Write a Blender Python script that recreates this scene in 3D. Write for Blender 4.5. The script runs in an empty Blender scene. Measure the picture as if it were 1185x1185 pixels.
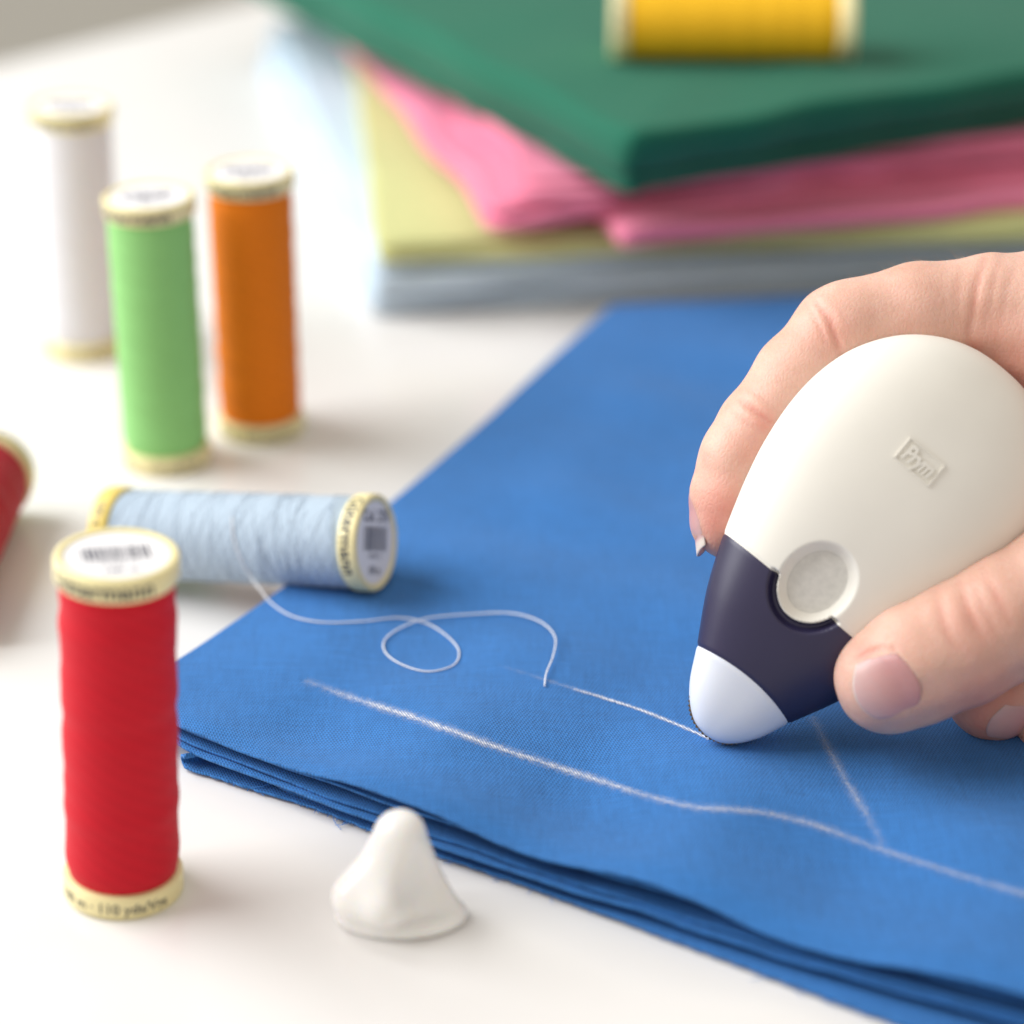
import bpy, bmesh, math, random
import numpy as np
from mathutils import Vector, Matrix

# ------------------------------------------------------------------ camera, light, exposure
F = 3200.0                       # focal length in photo pixels (photo 1185 px wide)
PITCH = math.radians(25.2)
DIST = 487.0                     # mm from camera to the table point in the picture centre
S = 0.001                        # everything below is in millimetres; meshes are written in metres
FW = np.array([0, math.cos(PITCH), -math.sin(PITCH)])
UP = np.array([0, math.sin(PITCH), math.cos(PITCH)])
RT = np.array([1.0, 0, 0])
CAM = -FW * DIST

scene = bpy.context.scene
coll = scene.collection
cam_data = bpy.data.cameras.new('camera')
cam = bpy.data.objects.new('camera', cam_data)
coll.objects.link(cam)
cam.location = Vector(CAM * S)
cam.rotation_euler = (math.pi / 2 - PITCH, 0, 0)
cam_data.sensor_width = 36
cam_data.lens = 36 * F / 1185
cam_data.clip_start = 0.01
cam_data.clip_end = 20
cam_data.dof.use_dof = True
cam_data.dof.focus_distance = 0.401
cam_data.dof.aperture_fstop = 8.6
cam_data.dof.aperture_blades = 0
scene.camera = cam

world = bpy.data.worlds.new('World')
scene.world = world
world.use_nodes = True
bg = world.node_tree.nodes['Background']
bg.inputs['Color'].default_value = (1.0, 0.93, 0.85, 1)
bg.inputs['Strength'].default_value = 0.54

def area(name, loc, target, size, power, color, size_y=None):
    d = bpy.data.lights.new(name, 'AREA')
    d.energy = power
    d.color = color
    d.size = size
    if size_y:
        d.shape = 'RECTANGLE'
        d.size_y = size_y
    o = bpy.data.objects.new(name, d)
    coll.objects.link(o)
    o.location = loc
    o.rotation_euler = (Vector(target) - Vector(loc)).to_track_quat('-Z', 'Y').to_euler()
    return o
area('window_light', (-0.74, 0.09, 0.60), (0.02, -0.02, 0.0), 0.85, 12.8, (0.97, 0.985, 1.0), 0.80)

scene.view_settings.view_transform = 'Standard'
scene.view_settings.look = 'None'
scene.view_settings.exposure = 0.32
scene.view_settings.gamma = 1.0
scene.view_settings.use_curve_mapping = False
scene.cycles.use_denoising = True
scene.cycles.max_bounces = 8
scene.cycles.transparent_max_bounces = 12

rng = np.random.default_rng(7)
random.seed(7)

# ------------------------------------------------------------------ helpers
def ray(px, py):
    return FW + RT * (px - 592.5) / F + UP * (592.5 - py) / F
def at(px, py, z):
    """point (mm) on the horizontal plane at height z seen at photo pixel px, py"""
    r = ray(px, py)
    return CAM + r * (z - CAM[2]) / r[2]

def nz(v):
    v = np.asarray(v, float)
    return v / np.linalg.norm(v)

def obj(name, verts, faces, mat, parent=None, smooth=True, loc=(0, 0, 0), normals=None, angle=None):
    """link one mesh object; verts in mm relative to loc (mm)"""
    me = bpy.data.meshes.new(name)
    v = np.asarray(verts, float) * S
    me.from_pydata(v.tolist(), [], [tuple(int(i) for i in f) for f in faces])
    me.update()
    if mat is not None:
        me.materials.append(mat)
    if smooth:
        me.polygons.foreach_set('use_smooth', [True] * len(me.polygons))
        if angle is not None:
            me.set_sharp_from_angle(angle=math.radians(angle))
    if normals is not None:
        me.normals_split_custom_set_from_vertices([tuple(n) for n in normals])
    o = bpy.data.objects.new(name, me)
    coll.objects.link(o)
    o.location = Vector(np.asarray(loc, float) * S)
    if parent is not None:
        o.parent = parent
    return o

def empty(name, loc=(0, 0, 0)):
    o = bpy.data.objects.new(name, None)
    coll.objects.link(o)
    o.location = Vector(np.asarray(loc, float) * S)
    o.empty_display_size = 0.01
    return o

def tag(o, label, cat, group=None, kind=None):
    o['label'] = label
    o['category'] = cat
    if group:
        o['group'] = group
    if kind:
        o['kind'] = kind
    return o

def grid_faces(nu, nv, wrap_u=False, wrap_v=False, off=0):
    fs = []
    for i in range(nu if wrap_u else nu - 1):
        i2 = (i + 1) % nu
        for j in range(nv if wrap_v else nv - 1):
            j2 = (j + 1) % nv
            fs.append((off + i * nv + j, off + i2 * nv + j, off + i2 * nv + j2, off + i * nv + j2))
    return fs

def catmull(pts, n, closed=False):
    """n samples along a Catmull-Rom spline through pts (chord parametrised)"""
    P = np.asarray(pts, float)
    t = np.r_[0, np.cumsum(np.sqrt(np.linalg.norm(np.diff(P, axis=0), axis=1)))]
    m = np.zeros_like(P)
    m[1:-1] = ((P[2:] - P[1:-1]) / (t[2:] - t[1:-1])[:, None] * (t[1:-1] - t[:-2])[:, None] +
               (P[1:-1] - P[:-2]) / (t[1:-1] - t[:-2])[:, None] * (t[2:] - t[1:-1])[:, None]) / (t[2:] - t[:-2])[:, None]
    m[0] = (P[1] - P[0]) / (t[1] - t[0])
    m[-1] = (P[-1] - P[-2]) / (t[-1] - t[-2])
    # sample at even arc length
    tt = np.linspace(0, t[-1], n * 8)
    def ev(tt):
        k = np.clip(np.searchsorted(t, tt, side='right') - 1, 0, len(t) - 2)
        h = t[k + 1] - t[k]
        u = (tt - t[k]) / h
        u = u[:, None]; h = h[:, None]
        return ((2 * u**3 - 3 * u**2 + 1) * P[k] + (u**3 - 2 * u**2 + u) * h * m[k] +
                (-2 * u**3 + 3 * u**2) * P[k + 1] + (u**3 - u**2) * h * m[k + 1])
    Q = ev(tt)
    L = np.r_[0, np.cumsum(np.linalg.norm(np.diff(Q, axis=0), axis=1))]
    return ev(np.interp(np.linspace(0, L[-1], n), L, tt))

def waves(seed, n, lam, amp):
    """smooth pseudo-noise on the plane: sum of random plane waves"""
    r = np.random.default_rng(seed)
    ang = r.uniform(0, 2 * math.pi, n); ph = r.uniform(0, 2 * math.pi, n)
    k = 2 * math.pi / (lam * r.uniform(0.6, 1.7, n))
    def f(x, y):
        out = 0
        for a, p, kk in zip(ang, ph, k):
            out = out + np.sin(kk * (x * math.cos(a) + y * math.sin(a)) + p)
        return out * amp / math.sqrt(n)
    return f

def tube(path, radius, seg=8, closed=False):
    P = np.asarray(path, float)
    n = len(P)
    T = np.gradient(P, axis=0)
    T /= np.linalg.norm(T, axis=1)[:, None]
    nrm = nz(np.cross(T[0], [0.3, 0.2, 1.0]))
    vs = []
    r = np.broadcast_to(radius, (n,))
    for i in range(n):
        nrm = nz(nrm - T[i] * np.dot(nrm, T[i]))
        b = np.cross(T[i], nrm)
        for k in range(seg):
            a = 2 * math.pi * k / seg
            vs.append(P[i] + r[i] * (math.cos(a) * nrm + math.sin(a) * b))
    fs = [f[::-1] for f in grid_faces(n, seg, wrap_v=True)]
    fs.append(tuple(range(seg))); fs.append(tuple(range((n - 1) * seg, n * seg))[::-1])
    return np.array(vs), fs

def lathe(profile, seg=64):
    """profile: list of (r, z); axis = z; ends with r=0 are closed as caps"""
    vs, fs, rings = [], [], []
    for r, z in profile:
        if r < 1e-6:
            rings.append([len(vs)]); vs.append((0, 0, z))
        else:
            rings.append(list(range(len(vs), len(vs) + seg)))
            for k in range(seg):
                a = 2 * math.pi * k / seg
                vs.append((r * math.cos(a), r * math.sin(a), z))
    for A, B in zip(rings, rings[1:]):
        for k in range(seg):
            k2 = (k + 1) % seg
            if len(A) == 1:
                fs.append((A[0], B[k2], B[k]))
            elif len(B) == 1:
                fs.append((A[k], A[k2], B[0]))
            else:
                fs.append((A[k], A[k2], B[k2], B[k]))
    return np.array(vs, float), fs

def text_geo(s, size, spacing=1.0, bold=0.0):
    """triangulated outline of a word: verts (n,2) in mm centred on its width, faces"""
    cu = bpy.data.curves.new('lettering', 'FONT')
    cu.body = s
    cu.size = size
    cu.space_character = spacing
    cu.offset = bold
    cu.align_x = 'CENTER'
    cu.align_y = 'CENTER'
    cu.resolution_u = 4
    o = bpy.data.objects.new('lettering', cu)
    coll.objects.link(o)
    bpy.context.view_layer.update()
    me = o.evaluated_get(bpy.context.evaluated_depsgraph_get()).to_mesh()
    v = np.array([x.co[:2] for x in me.vertices]).reshape(-1, 2)
    f = [tuple(p.vertices) for p in me.polygons]
    bpy.data.objects.remove(o)
    bpy.data.curves.remove(cu)
    return v, f

# ------------------------------------------------------------------ materials
class N:
    """small node-graph builder"""
    def __init__(s, name):
        s.m = bpy.data.materials.new(name)
        s.m.use_nodes = True
        s.t = s.m.node_tree
        s.p = s.t.nodes['Principled BSDF']
        s.out = s.t.nodes['Material Output']
    def n(s, kind, **kw):
        nd = s.t.nodes.new(kind)
        for k, v in kw.items():
            if isinstance(k, str) and hasattr(nd, k):
                setattr(nd, k, v)
        return nd
    def link(s, a, b):
        s.t.links.new(a, b)
    def coord(s, scale=(1, 1, 1), rot=(0, 0, 0), which='Object'):
        c = s.n('ShaderNodeTexCoord')
        mp = s.n('ShaderNodeMapping')
        mp.inputs['Scale'].default_value = scale
        mp.inputs['Rotation'].default_value = rot
        s.link(c.outputs[which], mp.inputs['Vector'])
        return mp.outputs['Vector']
    def noise(s, vec, scale, detail=3, rough=0.5):
        nd = s.n('ShaderNodeTexNoise')
        nd.inputs['Scale'].default_value = scale
        nd.inputs['Detail'].default_value = detail
        nd.inputs['Roughness'].default_value = rough
        s.link(vec, nd.inputs['Vector'])
        return nd.outputs['Fac']
    def wave(s, vec, scale, distort=0, dscale=1, dirn='X', prof='SIN'):
        nd = s.n('ShaderNodeTexWave', bands_direction=dirn, wave_profile=prof)
        nd.inputs['Scale'].default_value = scale
        nd.inputs['Distortion'].default_value = distort
        nd.inputs['Detail'].default_value = 1
        nd.inputs['Detail Scale'].default_value = dscale
        s.link(vec, nd.inputs['Vector'])
        return nd.outputs['Fac']
    def math(s, op, a, b=None, c=None, clamp=False):
        nd = s.n('ShaderNodeMath', operation=op, use_clamp=clamp)
        for i, v in enumerate((a, b, c)):
            if v is None:
                continue
            if isinstance(v, (int, float)):
                nd.inputs[i].default_value = v
            else:
                s.link(v, nd.inputs[i])
        return nd.outputs[0]
    def ramp(s, fac, stops):
        nd = s.n('ShaderNodeValToRGB')
        el = nd.color_ramp.elements
        while len(el) < len(stops):
            el.new(0.5)
        for e, (p, c) in zip(el, stops):
            e.position = p
            e.color = (*c, 1)
        s.link(fac, nd.inputs['Fac'])
        return nd.outputs['Color']
    def base(s, c):
        if isinstance(c, tuple):
            s.p.inputs['Base Color'].default_value = (*c, 1)
        else:
            s.link(c, s.p.inputs['Base Color'])
        return s
    def bump(s, h, strength, dist):
        b = s.n('ShaderNodeBump')
        b.inputs['Strength'].default_value = strength
        b.inputs['Distance'].default_value = dist
        s.link(h, b.inputs['Height'])
        s.link(b.outputs['Normal'], s.p.inputs['Normal'])
        return s
    def set(s, **kw):
        for k, v in kw.items():
            s.p.inputs[k.replace('_', ' ')].default_value = v
        return s

def plain(name, col, rough=0.5, var=0.06, scale=300, **kw):
    g = N(name)
    f = g.noise(g.coord(), scale, 4)
    lo = tuple(c * (1 - var) for c in col); hi = tuple(min(1, c * (1 + var)) for c in col)
    g.base(g.ramp(f, [(0.3, lo), (0.7, hi)]))
    g.set(Roughness=rough, **kw)
    return g.m

M_TABLE = N('white_table')
_f = M_TABLE.noise(M_TABLE.coord(), 25, 5)
M_TABLE.base(M_TABLE.ramp(_f, [(0.3, (0.75, 0.735, 0.715)), (0.7, (0.785, 0.77, 0.75))]))
_r = M_TABLE.noise(M_TABLE.coord((1, 1, 1)), 90, 4)
_rr = M_TABLE.math('MULTIPLY_ADD', _r, 0.12, 0.17)
M_TABLE.link(_rr, M_TABLE.p.inputs['Roughness'])
M_TABLE.bump(M_TABLE.noise(M_TABLE.coord(), 700, 3), 0.05, 0.0002)
M_TABLE = M_TABLE.m

M_WALL = plain('grey_wall', (0.56, 0.55, 0.50), 0.9, 0.05, 3)
M_CAP = plain('cream_cap_plastic', (0.84, 0.745, 0.40), 0.35, 0.03, 200)
M_CAPGOLD = plain('gold_cap_plastic', (0.80, 0.62, 0.17), 0.35, 0.04, 200)
M_LABEL = plain('white_paper', (0.80, 0.79, 0.80), 0.6, 0.02, 900)
M_INK = plain('dark_ink', (0.035, 0.04, 0.055), 0.6, 0.1, 500)
M_INKSOFT = plain('grey_ink', (0.07, 0.07, 0.10), 0.6, 0.1, 500)

def thread_mat(name, col, fine=0.4, dark=0.75, sheen=0.3):
    """wound sewing thread: fine cross-wound strands round the local z axis"""
    g = N(name)
    c = g.n('ShaderNodeTexCoord')
    sep = g.n('ShaderNodeSeparateXYZ')
    g.link(c.outputs['Object'], sep.inputs[0])
    ang = g.math('ARCTAN2', sep.outputs['Y'], sep.outputs['X'])
    zz = g.math('MULTIPLY', sep.outputs['Z'], 1000.0)           # mm
    nz_ = g.noise(g.coord((1, 1, 1)), 180, 2)
    zz2 = g.math('MULTIPLY_ADD', nz_, 0.5, zz)
    k = 2 * math.pi / fine
    a = g.math('SINE', g.math('ADD', g.math('MULTIPLY', zz2, k), g.math('MULTIPLY', ang, 7.0)))
    b = g.math('SINE', g.math('SUBTRACT', g.math('MULTIPLY', zz2, k * 0.83), g.math('MULTIPLY', ang, 6.0)))
    h = g.math('MAXIMUM', a, b)
    fac = g.math('MULTIPLY_ADD', h, 0.5, 0.5)
    blot = g.noise(g.coord((1, 1, 3.0)), 160, 3)
    fac2 = g.math('ADD', g.math('MULTIPLY', fac, 0.6), g.math('MULTIPLY', blot, 0.4))
    g.base(g.ramp(fac2, [(0.1, tuple(x * dark for x in col)), (0.75, col)]))
    g.bump(fac, 0.5, 0.00012)
    g.set(Roughness=0.7)
    g.p.inputs['Specular IOR Level'].default_value = 0.22
    g.p.inputs['Sheen Weight'].default_value = sheen
    g.p.inputs['Sheen Roughness'].default_value = 0.4
    return g.m

def fabric_mat(name, col, pitch=0.5, dark=0.62, bump=0.55, blot=0.08, sheen=0.15, rot=0.5, depth=0.00016):
    """plain-weave cotton in object space (metres)"""
    g = N(name)
    v = g.coord((1, 1, 1), (0, 0, rot))
    wob = g.n('ShaderNodeTexNoise')
    wob.inputs['Scale'].default_value = 120
    wob.inputs['Detail'].default_value = 2
    g.link(v, wob.inputs['Vector'])
    add = g.n('ShaderNodeVectorMath', operation='MULTIPLY_ADD')
    g.link(wob.outputs['Color'], add.inputs[0])
    add.inputs[1].default_value = (0.0011, 0.0011, 0.0)
    g.link(v, add.inputs[2])
    sep = g.n('ShaderNodeSeparateXYZ')
    g.link(add.outputs[0], sep.inputs[0])
    k = 2 * math.pi / (pitch * S)
    x = g.math('MULTIPLY', sep.outputs['X'], k)
    y = g.math('MULTIPLY', sep.outputs['Y'], k)
    sx = g.math('ABSOLUTE', g.math('SINE', g.math('MULTIPLY', x, 0.5)))
    sy = g.math('ABSOLUTE', g.math('SINE', g.math('MULTIPLY', y, 0.5)))
    chk = g.math('MULTIPLY', g.math('SINE', x), g.math('SINE', y))          # over / under
    twl = g.math('SINE', g.math('ADD', x, y))
    hgt = g.math('ADD', g.math('MULTIPLY', g.math('ADD', sx, sy), 0.32), g.math('MULTIPLY_ADD', twl, 0.18, 0.18))
    hgt = g.math('ADD', hgt, g.math('MULTIPLY', chk, 0.10))
    slub = g.noise(g.coord((1, 0.12, 1), (0, 0, rot)), 1600, 2)
    slub2 = g.noise(g.coord((0.12, 1, 1), (0, 0, rot)), 1600, 2)
    big = g.noise(g.coord(), 35, 4)
    fac = g.math('ADD', g.math('MULTIPLY', hgt, 0.62), g.math('MULTIPLY', g.math('ADD', slub, slub2), 0.26))
    fac = g.math('ADD', fac, g.math('MULTIPLY', g.math('SUBTRACT', big, 0.5), blot * 2))
    g.base(g.ramp(fac, [(0.25, tuple(c * dark for c in col)), (0.85, tuple(min(1, c * 1.18) for c in col))]))
    g.bump(g.math('ADD', hgt, g.math('MULTIPLY', g.math('ADD', slub, slub2), 0.4)), bump, depth)
    g.set(Roughness=0.8)
    g.p.inputs['Specular IOR Level'].default_value = 0.25
    g.p.inputs['Sheen Weight'].default_value = sheen
    g.p.inputs['Sheen Roughness'].default_value = 0.5
    return g.m

# ------------------------------------------------------------------ the setting: table and wall
def build_table():
    e0 = at(0, 72, 0); e1 = at(290, 0, 0)
    d = nz(e1 - e0); inn = np.array([d[1], -d[0], 0])
    a = e0 - d * 900; b = e0 + d * 1500
    c = b + inn * 1500; e = a + inn * 1500
    bm = bmesh.new()
    vs = [bm.verts.new(Vector(np.array([p[0], p[1], 0]) * S)) for p in (a, e, c, b)]
    f = bm.faces.new(vs)
    r = bmesh.ops.extrude_face_region(bm, geom=[f])
    for v in r['geom']:
        if isinstance(v, bmesh.types.BMVert):
            v.co.z -= 0.03
    bmesh.ops.recalc_face_normals(bm, faces=bm.faces)
    bmesh.ops.bevel(bm, geom=[x for x in bm.edges], offset=0.002, segments=3, affect='EDGES')
    me = bpy.data.meshes.new('table'); bm.to_mesh(me); bm.free()
    me.materials.append(M_TABLE)
    o = bpy.data.objects.new('table', me); coll.objects.link(o)
    tag(o, 'glossy white table top under the spools and fabrics', 'table', kind='structure')
    out = -inn
    w0 = e0 + out * 750 - d * 1500; w1 = e0 + out * 750 + d * 1800
    vs = []
    for p in (w0, w1):
        for q in (0, 60):
            for z in (-900, 900):
                vs.append((p[0] + out[0] * q, p[1] + out[1] * q, z))
    fs = [(0, 1, 5, 4), (2, 6, 7, 3), (0, 4, 6, 2), (1, 3, 7, 5), (0, 2, 3, 1), (4, 5, 7, 6)]
    w = obj('wall', vs, fs, M_WALL, smooth=False)
    tag(w, 'plain grey beige wall beyond the far table edge', 'wall', kind='structure')
build_table()

# ------------------------------------------------------------------ thread spools
HS, RC = 51.0, 8.15           # spool height, cap radius
def wind_mesh(seed, bands, z0=3.6, z1=HS - 3.6, R=7.62, seg=128, nz_=150):
    r = np.random.default_rng(seed)
    z = np.linspace(z0, z1, nz_)
    a = np.linspace(0, 2 * np.pi, seg, endpoint=False)
    Z, A = np.meshgrid(z, a, indexing='ij')
    rad = np.full_like(Z, R)
    for _ in range(6):
        lam = r.uniform(3.5, 9); ph = r.uniform(0, 6.28); m = r.integers(0, 3)
        rad += bands / 6 * 1.6 * np.sin(2 * np.pi * (Z + 0.6 * np.sin(A + ph)) / lam + m * 0 + ph)
    rad -= 0.35 * np.exp(-((Z - z0) / 1.0) ** 2) + 0.35 * np.exp(-((Z - z1) / 1.0) ** 2)
    V = np.stack([rad * np.cos(A), rad * np.sin(A), Z], -1).reshape(-1, 3)
    F_ = [f[::-1] for f in grid_faces(nz_, seg, wrap_v=True)]
    F_ = [(f[0], f[3], f[2], f[1]) for f in F_]
    F_ = grid_faces(nz_, seg, wrap_v=True)
    F_ = [f[::-1] for f in F_]
    return V, F_

def cap_profile(top):
    """flange: thin cup with a raised rim round the paper label"""
    h = 3.5
    p = [(0, 0.0), (RC - 0.9, 0.0), (RC - 0.25, 0.12), (RC, 0.5), (RC, h - 0.55), (RC - 0.12, h - 0.2), (RC - 0.4, h),
         (RC - 0.85, h), (RC - 1.1, h - 0.12), (RC - 1.15, h - 0.35), (0, h - 0.35)]
    return p

def wrap_text(s, size, zc, th0, rad=RC + 0.02, spacing=1.0, bold=0.03):
    v, f = text_geo(s, size, spacing, bold)
    th = th0 + v[:, 0] / rad
    return np.stack([rad * np.cos(th), rad * np.sin(th), zc + v[:, 1]], -1), f

def merge(parts):
    vs, fs, n = [], [], 0
    for v, f in parts:
        v = np.asarray(v, float).reshape(-1, 3)
        vs.append(v); fs += [tuple(i + n for i in q) for q in f]; n += len(v)
    return np.concatenate(vs), fs

def label_print(seed, rot, colour_text=None):
    """barcode and small print lying on the round paper label, in the xy plane"""
    r = np.random.default_rng(seed)
    parts = []
    def rect(x0, x1, y0, y1):
        parts.append((np.array([(x0, y0, 0), (x1, y0, 0), (x1, y1, 0), (x0, y1, 0)]), [(0, 1, 2, 3)]))
    x = -4.1
    while x < 4.0:
        w = r.choice([0.16, 0.16, 0.3, 0.42])
        rect(x, min(x + w, 4.1), -1.3, 2.5)
        x += w + r.choice([0.17, 0.17, 0.3])
    if colour_text:
        v, f = text_geo(colour_text, 2.5, 1.05, 0.08)
        parts.append((np.c_[v[:, 0], v[:, 1] + 4.0, 0 * v[:, 0]], f))
    v, f = text_geo('4008015', 1.1, 1.25)
    parts.append((np.c_[v[:, 0], v[:, 1] - 2.1, 0 * v[:, 0]], f))
    v, f = text_geo('100 m', 1.7, 1.05, 0.04)
    parts.append((np.c_[v[:, 0], v[:, 1] - 4.3, 0 * v[:, 0]], f))
    V, f = merge(parts)
    c, s_ = math.cos(rot), math.sin(rot)
    return np.c_[V[:, 0] * c - V[:, 1] * s_, V[:, 0] * s_ + V[:, 1] * c, V[:, 2]], f

def make_spool(col_mat, label, seed, bands=0.12, text_th=-math.pi / 2, text_bottom=-math.pi / 2, label_rot=0.0,
               colour_text=None, bottom_mat=None, ext=None, ptext='Gütermann'):
    root = empty('thread_spool')
    tag(root, label, 'thread spool', 'spools of sewing thread')
    v, f = wind_mesh(seed, bands)
    w = obj('thread_winding', v, f, col_mat, root)
    for top in (True, False):
        pv, pf = lathe(cap_profile(top), 72)
        if not top:
            pv = pv * [1, 1, -1] + [0, 0, 3.5]; pf = [q[::-1] for q in pf]
        else:
            pv = pv + [0, 0, HS - 3.5]
        c = obj('end_cap', pv, pf, M_CAP if top or bottom_mat is None else bottom_mat, root, angle=40)
        if top:
            zl = HS - 0.35 + 0.03
            lv, lf = lathe([(RC - 1.25, zl), (0, zl)], 64)
            obj('paper_label', lv, lf, M_LABEL, c)
            v, f = label_print(seed, label_rot, colour_text)
            obj('barcode_print', v * [1.08, 1.02, 1] + [0, 0, zl + 0.03], f, M_INKSOFT, c, smooth=False)
            v, f = wrap_text(ptext, 3.15, HS - 1.75, text_th, spacing=1.04, bold=0.09)
            obj('lettering', v, f, M_INK, c, smooth=False)
        else:
            v, f = wrap_text('100 m · 110 yds/Vgs', 2.1, 1.75, text_bottom)
            obj('lettering', v, f, M_INK, c, smooth=False)
    return root, w

def place(root, base, tilt=(0, 0)):
    root.location = Vector(np.array(base) * S)
    root.rotation_euler = (tilt[0], tilt[1], 0)

def lay(root, left, right, toward, roll=0.0, center=True):
    """spool axis from left (bottom cap) to right (top cap); 'toward' = direction the text side faces"""
    z = nz(np.array(right) - np.array(left))
    y = -nz(np.array(toward) - z * np.dot(toward, z))
    x = np.cross(y, z)
    Mx = Matrix(((x[0], y[0], z[0]), (x[1], y[1], z[1]), (x[2], y[2], z[2])))
    root.rotation_euler = (Mx @ Matrix.Rotation(roll, 3, 'Z')).to_euler()
    root.location = Vector(np.array(left) * S)

T_WHITE = thread_mat('white_thread', (0.78, 0.77, 0.81), 0.4, 0.86)
T_GREEN = thread_mat('green_thread', (0.29, 0.63, 0.21), 0.4, 0.8, 0.1)
T_ORANGE = thread_mat('orange_thread', (0.86, 0.215, 0.006), 0.4, 0.75, 0.05)
T_RED = thread_mat('red_thread', (0.60, 0.008, 0.022), 0.38, 0.75, 0.05)
T_DRED = thread_mat('dark_red_thread', (0.40, 0.008, 0.022), 0.38, 0.75, 0.05)
T_BLUE = thread_mat('pale_blue_thread', (0.45, 0.555, 0.66), 0.36, 0.72)
T_YELLOW = thread_mat('yellow_thread', (0.84, 0.47, 0.012), 0.4, 0.78, 0.05)

def standing(px, py, mat, label, seed, tilt=(0, 0), bands=0.1, th=-1.6, lr=0.0):
    r, w = make_spool(mat, label, seed, bands, th, -1.7, lr)
    place(r, at(px, py, 0.0), tilt)
    return r

standing(96.5, 404, T_WHITE, 'white thread spool standing farthest back, behind the green one', 1, (0, 0.018), 0.08, -1.7, 0.1)
standing(193.5, 532, T_GREEN, 'light green thread spool standing between the white and orange spools', 2, (0, -0.012), 0.10, -1.9, 0.2)
standing(302.5, 496, T_ORANGE, 'orange thread spool standing at the right of the green spool', 3, (0, -0.005), 0.10, -1.75, 0.1)
standing(143, 1028, T_RED, 'bright red thread spool standing upright in the near left corner', 4, (0, 0.042), 0.13, -1.75, 0.25)

# pale blue spool lying half on the table, half on the blue cloth
L_ = at(128, 617, 8.0); R_ = at(436, 628, 15.1)
dirn = nz(R_ - L_)
L_ = R_ - dirn * HS * 0.965
mid = (L_ + R_) / 2
blue_spool, bw = make_spool(T_BLUE, 'pale blue thread spool lying on its side, one end on the blue cloth', 5, 0.025,
                            text_th=-math.pi / 2 - 0.18, text_bottom=-math.pi / 2 + 0.3, label_rot=math.pi / 2,
                            colour_text='Col. 276', bottom_mat=M_CAPGOLD)
lay(blue_spool, L_, R_, CAM - mid)
blue_spool.scale = (0.965, 0.965, 0.965)
bpy.context.view_layer.update()
BS = np.array(blue_spool.matrix_basis)            # metres
BSi = np.linalg.inv(BS)

# loose strands on the pale blue winding (cross-wound helices) as a part of the winding
def strand_geo():
    r = np.random.default_rng(11)
    parts = []
    for k in range(95):
        z0 = r.uniform(5, HS - 5); th0 = r.uniform(0, 6.28)
        sl = r.choice([-1, 1]) * r.uniform(0.5, 2.6)
        th = np.linspace(0, r.uniform(1.6, 4.5), 40)
        z = np.clip(z0 + sl * th, 4.2, HS - 4.2)
        rad = 7.68 + 0.04 * np.sin(3 * th + z0)
        parts.append(tube(np.stack([rad * np.cos(th0 + th), rad * np.sin(th0 + th), z], -1), 0.055, 5))
    return merge(parts)
M_STRAND = plain('pale_blue_strand', (0.50, 0.60, 0.70), 0.6, 0.1, 900)
sv, sf = strand_geo()
obj('loose_strands', sv, sf, M_STRAND, bw)

# dark red spool lying at the left edge, its far cap towards the back
rr, _w = make_spool(T_DRED, 'dark red thread spool lying at the left edge, cut off by the frame', 6, 0.15, label_rot=0.6)
a0 = at(-72, 672, 8.0); a1 = at(-12, 545, 8.0)
dd = nz(a1 - a0); lay(rr, a1 - dd * HS, a1, (0.4, -0.6, 0.7))

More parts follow.
